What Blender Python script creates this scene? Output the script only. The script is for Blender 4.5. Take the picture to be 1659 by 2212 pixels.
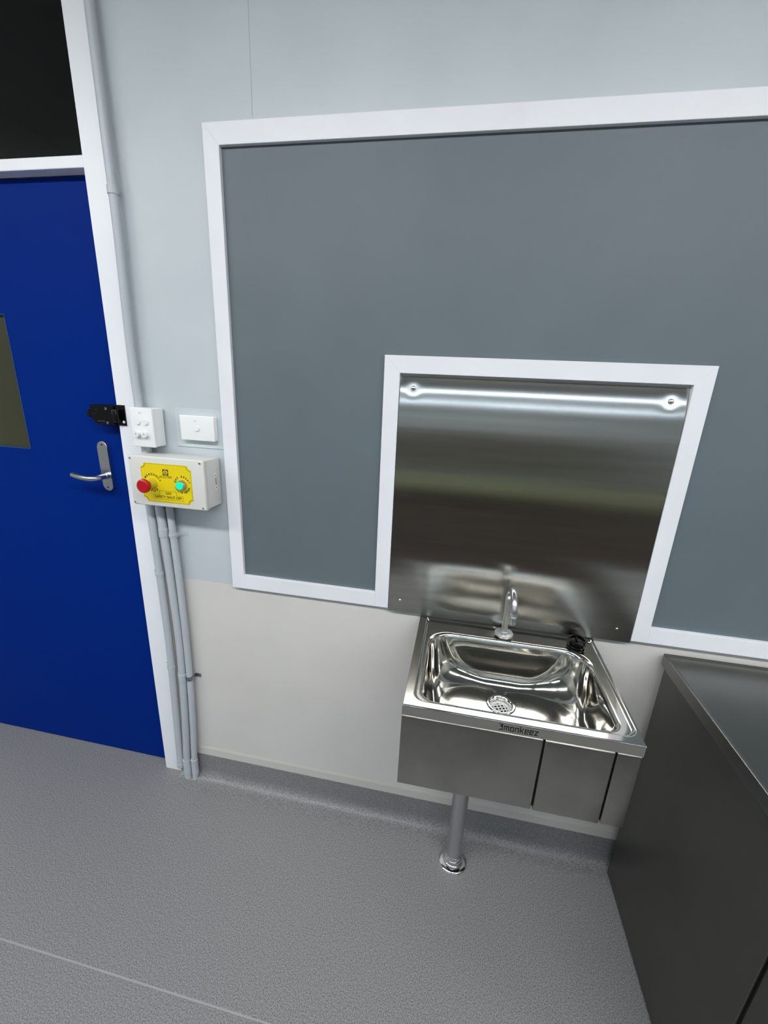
import bpy, bmesh, math, random
from mathutils import Vector, Matrix

random.seed(7)
S = bpy.context.scene
for o in list(bpy.data.objects):
    bpy.data.objects.remove(o)

# ------------------------------------------------------------------ camera
cam_d = bpy.data.cameras.new('camera')
cam = bpy.data.objects.new('camera', cam_d)
S.collection.objects.link(cam)
cam.location = (1.0747, -1.1380, 1.5031)
cam.rotation_euler = (math.radians(73.069), math.radians(-2.52), math.radians(10.721))
cam_d.sensor_fit = 'HORIZONTAL'
cam_d.sensor_width = 36.0
cam_d.lens = 905.0 / 1659.0 * 36.0
cam_d.clip_start = 0.02
S.camera = cam

# ------------------------------------------------------------------ world, exposure, lamp levels
w = bpy.data.worlds.new('night')
S.world = w
w.use_nodes = True
w.node_tree.nodes['Background'].inputs[0].default_value = (0.010, 0.012, 0.010, 1)
w.node_tree.nodes['Background'].inputs[1].default_value = 0.5
S.view_settings.view_transform = 'Standard'
S.view_settings.look = 'None'
S.view_settings.gamma = 1.0
S.view_settings.use_curve_mapping = False
S.view_settings.exposure = 0.0
LAMP = 31.5                      # emission of the ceiling diffusers
LAMP_COL = (0.972, 0.975, 0.97)
LAMP_ROWS = [(-1.62, (-1.6, 0.2, 2.0, 3.8)), (-4.3, (-1.6, 0.2, 2.0, 3.8)), (-6.5, (-1.6, 0.2, 2.0, 3.8))]
CEIL = 2.75


# ------------------------------------------------------------------ helpers
def srgb(r, g, b):
    f = lambda c: (c / 255 / 12.92) if c / 255 <= 0.04045 else ((c / 255 + 0.055) / 1.055) ** 2.4
    return (f(r), f(g), f(b), 1)


def mat(name, col, rough=0.5, metal=0.0, aniso=0.0, tangent=None, bump=None, vary=None, emit=None, spec=None, coat=0.0):
    m = bpy.data.materials.new(name)
    m.use_nodes = True
    nt = m.node_tree
    N, L = nt.nodes, nt.links
    b = N['Principled BSDF']
    b.inputs['Base Color'].default_value = col
    b.inputs['Roughness'].default_value = rough
    b.inputs['Metallic'].default_value = metal
    if spec is not None:
        b.inputs['Specular IOR Level'].default_value = spec
    if coat:
        b.inputs['Coat Weight'].default_value = coat
        b.inputs['Coat Roughness'].default_value = 0.1
    tc = N.new('ShaderNodeTexCoord')
    if aniso:
        b.inputs['Anisotropic'].default_value = aniso
        if tangent:
            t = N.new('ShaderNodeTangent')
            t.direction_type = 'UV_MAP' if tangent == 'UV' else 'RADIAL'
            if tangent != 'UV':
                t.axis = tangent
            else:
                t.uv_map = 'UVMap'
            L.new(t.outputs[0], b.inputs['Tangent'])
    if bump:
        scale, strength, stretch = bump
        mp = N.new('ShaderNodeMapping')
        mp.inputs['Scale'].default_value = stretch
        n = N.new('ShaderNodeTexNoise')
        n.inputs['Scale'].default_value = scale
        n.inputs['Detail'].default_value = 4
        bp = N.new('ShaderNodeBump')
        bp.inputs['Strength'].default_value = strength
        bp.inputs['Distance'].default_value = 0.001
        L.new(tc.outputs['Object'], mp.inputs[0])
        L.new(mp.outputs[0], n.inputs['Vector'])
        L.new(n.outputs[0], bp.inputs['Height'])
        L.new(bp.outputs[0], b.inputs['Normal'])
    if vary:
        scale, stretch, lo, hi = vary
        mp = N.new('ShaderNodeMapping')
        mp.inputs['Scale'].default_value = stretch
        n = N.new('ShaderNodeTexNoise')
        n.inputs['Scale'].default_value = scale
        n.inputs['Detail'].default_value = 5
        r = N.new('ShaderNodeValToRGB')
        r.color_ramp.elements[0].position = 0.35
        r.color_ramp.elements[1].position = 0.65
        r.color_ramp.elements[0].color = tuple(c * lo for c in col[:3]) + (1,)
        r.color_ramp.elements[1].color = tuple(c * hi for c in col[:3]) + (1,)
        L.new(tc.outputs['Object'], mp.inputs[0])
        L.new(mp.outputs[0], n.inputs['Vector'])
        L.new(n.outputs[0], r.inputs[0])
        L.new(r.outputs[0], b.inputs['Base Color'])
    if emit:
        b.inputs['Emission Color'].default_value = emit[0] + (1,)
        b.inputs['Emission Strength'].default_value = emit[1]
    return m


def link(name, me, m, parent=None):
    o = bpy.data.objects.new(name, me)
    S.collection.objects.link(o)
    if m:
        me.materials.append(m)
    if parent:
        pl = Vector((0, 0, 0))
        q = parent
        while q:
            pl += q.location
            q = q.parent
        me.transform(Matrix.Translation(-pl))
        o.parent = parent
    return o


def build(name, bm, m, parent=None, smooth=False, angle=35):
    me = bpy.data.meshes.new(name)
    bmesh.ops.recalc_face_normals(bm, faces=bm.faces[:])
    bm.to_mesh(me)
    bm.free()
    if smooth:
        for p in me.polygons:
            p.use_smooth = True
        try:
            me.set_sharp_from_angle(angle=math.radians(angle))
        except Exception:
            pass
    return link(name, me, m, parent)


def thing(name, label, cat, loc, group=None):
    o = bpy.data.objects.new(name, None)
    o.empty_display_size = 0.05
    S.collection.objects.link(o)
    o.location = loc
    o['label'] = label
    o['category'] = cat
    if group:
        o['group'] = group
    return o


def tag(o, label=None, cat=None, group=None, kind=None):
    if label:
        o['label'] = label
    if cat:
        o['category'] = cat
    if group:
        o['group'] = group
    if kind:
        o['kind'] = kind
    return o


def struct(o):
    o['kind'] = 'structure'
    return o


def box(bm, x0, x1, y0, y1, z0, z1, bev=0.0, seg=2):
    r = bmesh.ops.create_cube(bm, size=1)
    vs = r['verts']
    bmesh.ops.scale(bm, verts=vs, vec=(x1 - x0, y1 - y0, z1 - z0))
    bmesh.ops.translate(bm, verts=vs, vec=((x0 + x1) / 2, (y0 + y1) / 2, (z0 + z1) / 2))
    if bev:
        es = list({e for v in vs for e in v.link_edges})
        bmesh.ops.bevel(bm, geom=es, offset=bev, segments=seg, affect='EDGES', profile=0.5)


def prism(bm, pts, axis, a, b):
    """closed outline pts extruded along axis from a to b; pts are the other two coordinates in order"""
    def mk(p, d):
        if axis == 'Y':
            return (p[0], d, p[1])
        if axis == 'X':
            return (d, p[0], p[1])
        return (p[0], p[1], d)
    v0 = [bm.verts.new(mk(p, a)) for p in pts]
    v1 = [bm.verts.new(mk(p, b)) for p in pts]
    n = len(pts)
    bm.faces.new(v0)
    bm.faces.new(v1[::-1])
    for i in range(n):
        bm.faces.new((v0[i], v0[(i + 1) % n], v1[(i + 1) % n], v1[i]))
    return v0, v1


def tube(bm, path, r, n=20, caps=True):
    """sweep a circle along a list of points; r may be a list"""
    P = [Vector(p) for p in path]
    rs = r if isinstance(r, (list, tuple)) else [r] * len(P)
    up = None
    rings = []
    for i, p in enumerate(P):
        if i == 0:
            t = P[1] - P[0]
        elif i == len(P) - 1:
            t = P[-1] - P[-2]
        else:
            t = (P[i + 1] - P[i]).normalized() + (P[i] - P[i - 1]).normalized()
        t.normalize()
        if up is None:
            up = Vector((1, 0, 0)) if abs(t.x) < 0.9 else Vector((0, 0, 1))
        a = (up - t * up.dot(t)).normalized()
        up = a
        b = t.cross(a)
        rings.append([bm.verts.new(p + (a * math.cos(2 * math.pi * k / n) + b * math.sin(2 * math.pi * k / n)) * rs[i]) for k in range(n)])
    for i in range(len(rings) - 1):
        for k in range(n):
            bm.faces.new((rings[i][k], rings[i][(k + 1) % n], rings[i + 1][(k + 1) % n], rings[i + 1][k]))
    if caps:
        bm.faces.new(rings[0][::-1])
        bm.faces.new(rings[-1])


def lathe(bm, cx, cy, cz, prof, axis='Z', n=32, close=True):
    """revolve profile [(radius, height)] about axis; height goes along +Z or along -Y"""
    rings = []
    for r, h in prof:
        ring = []
        for k in range(n):
            a = 2 * math.pi * k / n
            if axis == 'Z':
                ring.append(bm.verts.new((cx + r * math.cos(a), cy + r * math.sin(a), cz + h)))
            else:
                ring.append(bm.verts.new((cx + r * math.cos(a), cy - h, cz + r * math.sin(a))))
        rings.append(ring)
    for i in range(len(rings) - 1):
        for k in range(n):
            bm.faces.new((rings[i][k], rings[i][(k + 1) % n], rings[i + 1][(k + 1) % n], rings[i + 1][k]))
    if close:
        bm.faces.new(rings[0][::-1])
        bm.faces.new(rings[-1])


def rrect(x0, x1, y0, y1, rf, rb, n=8, m=10):
    """rounded rectangle outline, counter-clockwise from the front-left corner; rf front radius, rb back radius"""
    cs = [(x0 + rf, y0 + rf, rf, 180), (x1 - rf, y0 + rf, rf, 270), (x1 - rb, y1 - rb, rb, 0), (x0 + rb, y1 - rb, rb, 90)]
    pts = []
    for i, (cx, cy, r, a0) in enumerate(cs):
        for k in range(n + 1):
            a = math.radians(a0 + 90 * k / n)
            pts.append((cx + r * math.cos(a), cy + r * math.sin(a)))
        nx = cs[(i + 1) % 4]
        a = math.radians(nx[3])
        e = (nx[0] + nx[2] * math.cos(a), nx[1] + nx[2] * math.sin(a))
        s = pts[-1]
        for k in range(1, m):
            pts.append((s[0] + (e[0] - s[0]) * k / m, s[1] + (e[1] - s[1]) * k / m))
    return pts


def loft(bm, rings):
    vs = [[bm.verts.new(p) for p in r] for r in rings]
    n = len(vs[0])
    for i in range(len(vs) - 1):
        for k in range(n):
            bm.faces.new((vs[i][k], vs[i][(k + 1) % n], vs[i + 1][(k + 1) % n], vs[i + 1][k]))
    return vs


def text_verts(s, size, x, y, z, align='CENTER', rot=0.0, squash=1.0, bold=0.0, spacing=1.0, normal='-Y'):
    """mesh data of flat lettering standing on a plane that faces -Y (or +X)"""
    c = bpy.data.curves.new('t', 'FONT')
    c.body = s
    c.size = size
    c.align_x = align
    c.align_y = 'CENTER'
    c.extrude = 0.00015
    c.offset = bold
    c.space_character = spacing
    o = bpy.data.objects.new('t', c)
    S.collection.objects.link(o)
    dg = bpy.context.evaluated_depsgraph_get()
    me = bpy.data.meshes.new_from_object(o.evaluated_get(dg))
    bpy.data.objects.remove(o)
    M = Matrix.Translation((x, y, z))
    if normal == '-Y':
        M = M @ Matrix.Rotation(math.radians(90), 4, 'X')
    else:
        M = M @ Matrix.Rotation(math.radians(90), 4, 'Z') @ Matrix.Rotation(math.radians(90), 4, 'X')
    M = M @ Matrix.Rotation(rot, 4, 'Z') @ Matrix.Diagonal((squash, 1, 1, 1))
    me.transform(M)
    return me


def text_join(meshes):
    bm = bmesh.new()
    for me in meshes:
        bm.from_mesh(me)
    return bm


def cross_screw(name, x, y, z, r, m, parent, head=0.0015):
    """screw head facing -Y with a cross recess"""
    bm = bmesh.new()
    lathe(bm, x, y, z, [(r, 0), (r, head * 0.5), (r * 0.75, head), (0.0005, head * 1.1)], axis='Y', n=20)
    o = build(name, bm, m, parent, smooth=True)
    bm = bmesh.new()
    yy = y - head * 1.15
    for a in (0.6, 0.6 + math.pi / 2):
        ca, sa = math.cos(a), math.sin(a)
        h, t = r * 0.7, r * 0.17
        q = [(-h, -t), (h, -t), (h, t), (-h, t)]
        prism(bm, [(x + u * ca - v * sa, z + u * sa + v * ca) for u, v in q], 'Y', yy, yy + 0.0004)
    build('cross_slot', bm, M_black, o)
    return o


# ------------------------------------------------------------------ materials
def wall_paint():
    m = mat('wall_paint', srgb(205, 213, 218), 0.42, bump=(90, 0.10, (1, 1, 1)))
    nt = m.node_tree
    N, L = nt.nodes, nt.links
    b = N['Principled BSDF']
    tc = N.new('ShaderNodeTexCoord')
    sp = N.new('ShaderNodeSeparateXYZ')
    L.new(tc.outputs['Object'], sp.inputs[0])
    nz = N.new('ShaderNodeTexNoise')
    nz.inputs['Scale'].default_value = 60
    L.new(tc.outputs['Object'], nz.inputs['Vector'])
    ad = N.new('ShaderNodeMath')
    ad.operation = 'MULTIPLY_ADD'
    ad.inputs[1].default_value = 0.006
    L.new(nz.outputs[0], ad.inputs[0])
    L.new(sp.outputs['Z'], ad.inputs[2])
    gt = N.new('ShaderNodeMath')
    gt.operation = 'GREATER_THAN'
    gt.inputs[1].default_value = 0.856
    L.new(ad.outputs[0], gt.inputs[0])
    # scuffs and blotches of the upper coat
    n2 = N.new('ShaderNodeTexNoise')
    n2.inputs['Scale'].default_value = 3.5
    n2.inputs['Detail'].default_value = 6
    L.new(tc.outputs['Object'], n2.inputs['Vector'])
    r2 = N.new('ShaderNodeValToRGB')
    r2.color_ramp.elements[0].position = 0.3
    r2.color_ramp.elements[1].position = 0.7
    r2.color_ramp.elements[0].color = srgb(186, 195, 200)
    r2.color_ramp.elements[1].color = srgb(195, 203, 208)
    L.new(n2.outputs[0], r2.inputs[0])
    r3 = N.new('ShaderNodeValToRGB')
    r3.color_ramp.elements[0].position = 0.3
    r3.color_ramp.elements[1].position = 0.7
    r3.color_ramp.elements[0].color = srgb(206, 204, 200)
    r3.color_ramp.elements[1].color = srgb(213, 211, 207)
    L.new(n2.outputs[0], r3.inputs[0])
    mx = N.new('ShaderNodeMix')
    mx.data_type = 'RGBA'
    L.new(gt.outputs[0], mx.inputs[0])
    L.new(r3.outputs[0], mx.inputs[6])
    L.new(r2.outputs[0], mx.inputs[7])
    L.new(mx.outputs[2], b.inputs['Base Color'])
    return m


def floor_vinyl():
    m = mat('floor_vinyl', (0.2, 0.2, 0.2, 1), 0.42)
    nt = m.node_tree
    N, L = nt.nodes, nt.links
    b = N['Principled BSDF']
    tc = N.new('ShaderNodeTexCoord')
    n = N.new('ShaderNodeTexNoise')
    n.inputs['Scale'].default_value = 330
    n.inputs['Detail'].default_value = 2
    L.new(tc.outputs['Object'], n.inputs['Vector'])
    r = N.new('ShaderNodeValToRGB')
    cr = r.color_ramp
    cr.elements[0].position = 0.33
    cr.elements[0].color = srgb(96, 97, 98)
    cr.elements[1].position = 0.66
    cr.elements[1].color = srgb(150, 150, 151)
    e = cr.elements.new(0.5)
    e.color = srgb(128, 128, 129)
    L.new(n.outputs[0], r.inputs[0])
    L.new(r.outputs[0], b.inputs['Base Color'])
    n2 = N.new('ShaderNodeTexNoise')
    n2.inputs['Scale'].default_value = 160
    n2.inputs['Detail'].default_value = 3
    L.new(tc.outputs['Object'], n2.inputs['Vector'])
    bp = N.new('ShaderNodeBump')
    bp.inputs['Strength'].default_value = 0.35
    bp.inputs['Distance'].default_value = 0.001
    L.new(n2.outputs[0], bp.inputs['Height'])
    L.new(bp.outputs[0], b.inputs['Normal'])
    return m


M_wall = wall_paint()
M_floor = floor_vinyl()
M_seam = mat('weld_seam', srgb(154, 156, 156), 0.5)
M_ceil = mat('ceiling_paint', srgb(156, 159, 158), 0.8)
M_white = mat('white_gloss_paint', srgb(238, 241, 246), 0.38, bump=(120, 0.12, (1, 1, 1)), vary=(8, (1, 1, 1), 0.975, 1.0))
M_trim = mat('anodised_white_trim', srgb(232, 234, 240), 0.42, vary=(9, (1, 1, 1), 0.97, 1.0))
M_felt = mat('grey_pinboard', srgb(96, 107, 114), 0.5, bump=(500, 0.15, (1, 1, 1)), vary=(5, (1, 1, 1), 0.96, 1.03))
M_blue = mat('blue_door_paint', srgb(0, 38, 124), 0.5, spec=0.04)
M_conduit = mat('painted_conduit', srgb(182, 189, 195), 0.4, bump=(60, 0.1, (1, 1, 1)))
M_galv = mat('galvanised_metal', srgb(150, 158, 165), 0.35, 1.0)
M_plastic = mat('white_switch_plastic', srgb(238, 240, 241), 0.3)
M_greybox = mat('light_grey_enclosure', srgb(216, 216, 211), 0.42)
M_yellow = mat('yellow_label', srgb(232, 208, 6), 0.4)
M_black = mat('black', srgb(5, 5, 6), 0.3, spec=0.25)
M_ink = mat('black_ink', srgb(28, 27, 22), 0.6)
M_red = mat('red_button', srgb(178, 2, 14), 0.35)
M_green = mat('lit_green_button', srgb(20, 190, 150), 0.3, emit=((0.0, 0.80, 0.50), 0.55))
M_chrome = mat('chrome', (0.80, 0.80, 0.80, 1), 0.06, 1.0)
M_satin = mat('satin_steel', (0.52, 0.53, 0.54, 1), 0.30, 1.0)
M_polish = mat('polished_basin_steel', (0.55, 0.54, 0.505, 1), 0.09, 1.0, bump=(7, 0.15, (1, 1, 1)))
M_brush = mat('brushed_steel', (0.33, 0.325, 0.305, 1), 0.30, 1.0, bump=(40, 0.06, (0.3, 6, 12)), vary=(9, (1, 1, 1), 0.90, 1.08))
M_splash = mat('splashback_steel', (0.55, 0.54, 0.51, 1), 0.19, 1.0, aniso=0.95, tangent='UV', vary=(6, (0.4, 1, 9), 0.93, 1.05))
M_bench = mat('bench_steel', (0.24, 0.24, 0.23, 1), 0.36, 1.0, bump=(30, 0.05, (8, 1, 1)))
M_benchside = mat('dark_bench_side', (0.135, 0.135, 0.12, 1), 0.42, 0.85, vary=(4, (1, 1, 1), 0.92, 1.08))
M_film = mat('olive_film_pane', srgb(62, 64, 44), 0.35, vary=(3, (1, 1, 0.6), 0.75, 1.1), spec=0.3)
M_water = mat('water', (0.9, 0.92, 0.92, 1), 0.02)
M_water.node_tree.nodes['Principled BSDF'].inputs['Transmission Weight'].default_value = 1.0
M_water.node_tree.nodes['Principled BSDF'].inputs['IOR'].default_value = 1.33
M_glass = mat('dark_window_glass', (0.75, 0.78, 0.72, 1), 0.03)
M_glass.node_tree.nodes['Principled BSDF'].inputs['Transmission Weight'].default_value = 1.0
M_lamp = mat('lamp_diffuser', (0.9, 0.9, 0.9, 1), 0.5, emit=(LAMP_COL, LAMP))
M_lamp_dim = mat('dimmed_lamp_diffuser', (0.9, 0.9, 0.9, 1), 0.5, emit=((0.74, 0.87, 1.0), LAMP * 0.42))
M_wood = mat('dark_bench_front', srgb(92, 82, 75), 0.5)
M_olive = mat('olive_benchtop', srgb(76, 78, 36), 0.5)
M_tan = mat('tan_cupboards', srgb(112, 106, 90), 0.5)
M_brown = mat('brown_cupboard_top', srgb(92, 66, 48), 0.5)
M_rear = mat('rear_wall_paint', srgb(190, 192, 188), 0.6)
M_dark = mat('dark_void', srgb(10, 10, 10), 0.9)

# ------------------------------------------------------------------ the room
XL, XR, YF = -3.0, 5.2, -7.6
bm = bmesh.new()
box(bm, XL, XR, YF, 0.16, -0.05, 0.0)
floor = struct(build('floor', bm, M_floor))
bm = bmesh.new()
box(bm, -1.2, XR - 0.02, -0.577, -0.573, -0.001, 0.0006)
build('weld_seam', bm, M_seam, floor)

bm = bmesh.new()
box(bm, XL - 0.1, XR + 0.1, YF - 0.1, 0.2, CEIL, CEIL + 0.1)
struct(build('ceiling', bm, M_ceil))
# back wall with the door opening cut out, in pieces of one mesh
bm = bmesh.new()
box(bm, 0.108, XR, 0, 0.12, 0, CEIL)
box(bm, XL, -0.97, 0, 0.12, 0, CEIL)
box(bm, -0.97, 0.108, 0, 0.12, 2.60, CEIL)
wb = struct(build('wall_back', bm, M_wall))
# vertical sheet joint above the board
bm = bmesh.new()
box(bm, 0.5145, 0.516, -0.0004, 0.001, 2.095, 2.75)

build('sheet_joint', bm, mat('joint_shade', srgb(168, 178, 184), 0.6), wb)
bm = bmesh.new()
box(bm, XL - 0.1, XL, YF, 0.12, 0, CEIL)
struct(build('wall_left', bm, M_rear))
bm = bmesh.new()
box(bm, XR, XR + 0.1, YF, 0.12, 0, CEIL)
struct(build('wall_right', bm, M_rear))
bm = bmesh.new()
box(bm, XL, XR, YF - 0.1, YF, 0, CEIL)
struct(build('wall_front', bm, M_rear))

# coved vinyl upstand along the foot of the back wall
R = 0.038
prof = [(0.0, 0.109), (-0.0025, 0.108), (-0.0025, R)]
for k in range(1, 9):
    a = math.radians(90 * k / 8)
    prof.append((-0.0025 - R + R * math.cos(a), R - R * math.sin(a) + 0.0006))
prof += [(-0.07, 0.0006), (-0.07, -0.003), (0.0, -0.003)]
bm = bmesh.new()
prism(bm, prof, 'X', 0.112, 1.70)
struct(build('baseboard_back', bm, M_floor, smooth=True, angle=40))
# slight ridge in the paint just above the upstand
bm = bmesh.new()
prism(bm, [(0.0, 0.150), (-0.0022, 0.139), (-0.0022, 0.109), (0.0, 0.109)], 'X', 0.112, 1.70)
struct(build('trim_4', bm, mat('lower_wall_paint', srgb(203, 201, 195), 0.5)))

# door frame (jambs, transom bar, head)
bm = bmesh.new()
FB, FF = 0.10, -0.005
box(bm, 0.040, 0.112, FF, FB, 0.0, 2.66, 0.002)
box(bm, 0.020, 0.041, 0.072, FB, 0.0, 2.02)
box(bm, -0.970, -0.900, FF, FB, 0.0, 2.66, 0.002)
box(bm, -0.905, 0.041, FF, FB, 2.009, 2.037, 0.002)
box(bm, -0.905, 0.041, FF, FB, 2.56, 2.66, 0.002)
struct(build('trim_1', bm, M_white))
# chipped paint flakes at the foot of the frame
# door leaf with a vision opening
DX0, DX1, DY0, DY1, DZ0, DZ1 = -0.896, 0.037, 0.030, 0.070, 0.004, 2.006
WX0, WX1, WZ0, WZ1 = -0.620, -0.344, 1.243, 1.659
bm = bmesh.new()
box(bm, DX0, WX0, DY0, DY1, DZ0, DZ1)
box(bm, WX1, DX1, DY0, DY1, DZ0, DZ1)
box(bm, WX0, WX1, DY0, DY1, DZ0, WZ0)
box(bm, WX0, WX1, DY0, DY1, WZ1, DZ1)
door = struct(build('door_1', bm, M_blue))
bm = bmesh.new()
box(bm, WX0, WX1, 0.040, 0.046, WZ0, WZ1)
build('vision_pane', bm, M_film, door)
bm = bmesh.new()
for q in ((WX0, WX1, WZ0, WZ0 + 0.002), (WX0, WX1, WZ1 - 0.002, WZ1), (WX0, WX0 + 0.002, WZ0, WZ1), (WX1 - 0.002, WX1, WZ0, WZ1)):
    box(bm, q[0], q[1], 0.0285, 0.040, q[2], q[3])
build('glazing_bead', bm, mat('bead_blue', srgb(30, 70, 130), 0.4), door)

# door handle: long rounded plate, spindle boss and bent lever
PC, PR = -0.0565, 0.0185
pts = []
for k in range(17):
    a = math.pi * k / 16
    pts.append((PC + PR * math.cos(a), 1.271 + PR * math.sin(a)))
for k in range(17):
    a = math.pi + math.pi * k / 16
    pts.append((PC + 0.002 + PR * math.cos(a), 1.146 + PR * math.sin(a)))
bm = bmesh.new()
prism(bm, pts, 'Y', 0.0185, 0.030)
es = [e for e in bm.edges if all(abs(v.co.y - 0.0185) < 1e-6 for v in e.verts)]
bmesh.ops.bevel(bm, geom=es, offset=0.0012, segments=2, affect='EDGES')
plate = build('door_handle', bm, M_satin, door, smooth=True)
for zz in (1.279, 1.139):
    bm = bmesh.new()
    lathe(bm, PC + 0.001, 0.0185, zz, [(0.0028, -0.0005), (0.0028, 0.0003), (0.001, 0.0004)], 'Y', 12)
    build('screw_hole', bm, M_black, plate)
bm = bmesh.new()
lathe(bm, -0.050, 0.0185, 1.178, [(0.0105, 0), (0.0105, 0.012), (0.0095, 0.013)], 'Y', 24)
build('spindle_boss', bm, M_satin, plate, smooth=True)
path = [(-0.050, 0.012, 1.178), (-0.050, -0.014, 1.178)]
for k in range(1, 9):
    a = math.radians(90 * k / 8)
    path.append((-0.050 - 0.022 * (1 - math.cos(a)), -0.014 - 0.022 * math.sin(a), 1.178))
for k in range(1, 9):
    t = k / 8
    path.append((-0.072 - 0.068 * t, -0.036 + 0.014 * t * t, 1.178 + 0.004 * t))
bm = bmesh.new()
tube(bm, path, 0.0090, 20)
build('lever', bm, M_satin, plate, smooth=True, angle=50)

# black surface latch on the door, keeper on the frame
bm = bmesh.new()
pl = [(-0.050, 1.406), (0.034, 1.406), (0.034, 1.347), (-0.030, 1.347), (-0.043, 1.356), (-0.049, 1.368)]
prism(bm, pl, 'Y', -0.012, 0.030)
es = [e for e in bm.edges if all(abs(v.co.y + 0.012) < 1e-6 for v in e.verts)]
bmesh.ops.bevel(bm, geom=es, offset=0.002, segments=2, affect='EDGES')
latch = build('surface_latch', bm, M_black, door, smooth=True)
bm = bmesh.new()
lathe(bm, -0.062, 0.030, 1.378, [(0.0115, 0), (0.0115, 0.030), (0.009, 0.034), (0.002, 0.035)], 'Y', 24)
build('thumb_turn', bm, M_black, latch, smooth=True)
for sx, sz in ((0.008, 1.396), (0.008, 1.354)):
    bm = bmesh.new()
    lathe(bm, sx, -0.012, sz, [(0.0042, 0), (0.0040, 0.001), (0.0022, 0.0012), (0.0020, 0.0004)], 'Y', 16)
    build('screw', bm, M_galv, latch, smooth=True)
bm = bmesh.new()
box(bm, -0.026, 0.000, -0.0126, -0.0118, 1.3575, 1.3585)
box(bm, -0.036, -0.034, -0.0126, -0.0118, 1.379, 1.381)
box(bm, -0.028, -0.026, -0.0126, -0.0118, 1.391, 1.393)
build('scratch', bm, M_galv, latch)
kp = thing('latch_keeper', 'black metal keeper plate screwed to the white door frame above the lever handle', 'latch', (0.059, -0.005, 1.378))
bm = bmesh.new()
box(bm, 0.0405, 0.069, -0.0085, -0.005, 1.348, 1.409, 0.0006)
build('keeper_plate', bm, M_black, kp)
bm = bmesh.new()
box(bm, 0.0405, 0.056, -0.026, -0.0085, 1.359, 1.396, 0.0025)
build('strike_housing', bm, M_black, kp, smooth=True)
bm = bmesh.new()
for q in ((0.040, 0.054, 1.3935, 1.3945), (0.040, 0.041, 1.382, 1.3945), (0.053, 0.054, 1.382, 1.3945)):
    box(bm, q[0], q[1], -0.0265, -0.0255, q[2], q[3])
build('worn_edge', bm, M_galv, kp)
bm = bmesh.new()
box(bm, 0.046, 0.053, -0.0265, -0.0255, 1.3595, 1.3605)
build('worn_edge', bm, M_galv, kp)
bm = bmesh.new()
lathe(bm, 0.062, -0.0085, 1.359, [(0.0042, 0), (0.0038, 0.001), (0.001, 0.0014)], 'Y', 16)
build('screw', bm, M_white, kp, smooth=True)

# transom window above the door
bm = bmesh.new()
box(bm, -0.905, 0.041, 0.045, 0.051, 2.036, 2.562)
win = struct(build('window_1', bm, M_glass))

# dark corridor on the other side of the door wall
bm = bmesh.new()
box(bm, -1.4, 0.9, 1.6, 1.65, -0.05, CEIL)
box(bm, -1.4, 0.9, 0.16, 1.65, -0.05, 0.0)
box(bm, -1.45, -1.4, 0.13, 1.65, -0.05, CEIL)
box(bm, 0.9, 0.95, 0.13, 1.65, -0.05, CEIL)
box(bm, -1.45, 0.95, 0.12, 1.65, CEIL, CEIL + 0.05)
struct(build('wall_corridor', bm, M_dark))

# ------------------------------------------------------------------ pinboard with mitred white frame
BX = 2.9
T = -0.015
pb = thing('pinboard', 'large grey pinboard in a mitred white frame wrapped round the steel splashback', 'pinboard', (1.5, 0, 0.853))
bm = bmesh.new()
prism(bm, [(0.42, 0.88), (0.88, 0.88), (0.88, 1.55), (1.61, 1.55), (1.61, 0.88), (BX - 0.01, 0.88), (BX - 0.01, 2.05), (0.42, 2.05)], 'Y', -0.004, 0.0)
build('felt_panel', bm, M_felt, pb)


def rail(p):
    bm = bmesh.new()
    prism(bm, p, 'Y', T, 0.0)
    es = [e for e in bm.edges if all(abs(v.co.y - T) < 1e-6 for v in e.verts)]
    bmesh.ops.bevel(bm, geom=es, offset=0.0007, segments=1, affect='EDGES')
    return build('frame_rail', bm, M_trim, pb)


o0, o1, oz0, oz1 = 0.391, BX, 0.853, 2.0835
i0, i1, iz0, iz1 = 0.4325, BX - 0.042, 0.900, 2.037
s0, s1, sz1 = 0.861, 1.630, 1.576
t0, t1, tz1 = 0.9025, 1.5886, 1.533
rail([(o0, oz1), (o1, oz1), (i1, iz1), (i0, iz1)])
rail([(o0, oz0), (o0, oz1), (i0, iz1), (i0, iz0)])
rail([(o0, oz0), (i0, iz0), (s0, iz0), (s0, oz0)])
rail([(s0, oz0), (s0, sz1), (t0, tz1), (t0, oz0)])
rail([(s0, sz1), (s1, sz1), (t1, tz1), (t0, tz1)])
rail([(s1, sz1), (s1, oz0), (t1, oz0), (t1, tz1)])
rail([(s1, oz0), (s1, iz0), (i1, iz0), (o1, oz0)])
rail([(o1, oz0), (i1, iz0), (i1, iz1), (o1, oz1)])

# ------------------------------------------------------------------ stainless splashback, bowed at its top screws
sp = thing('splashback', 'tall brushed stainless steel splashback sheet fixed inside the white frame above the basin', 'splashback', (1.2455, 0, 0.846))
screws = [(0.9385, 1.497), (1.552, 1.494), (0.9385, 0.885), (1.547, 0.884)]


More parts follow.
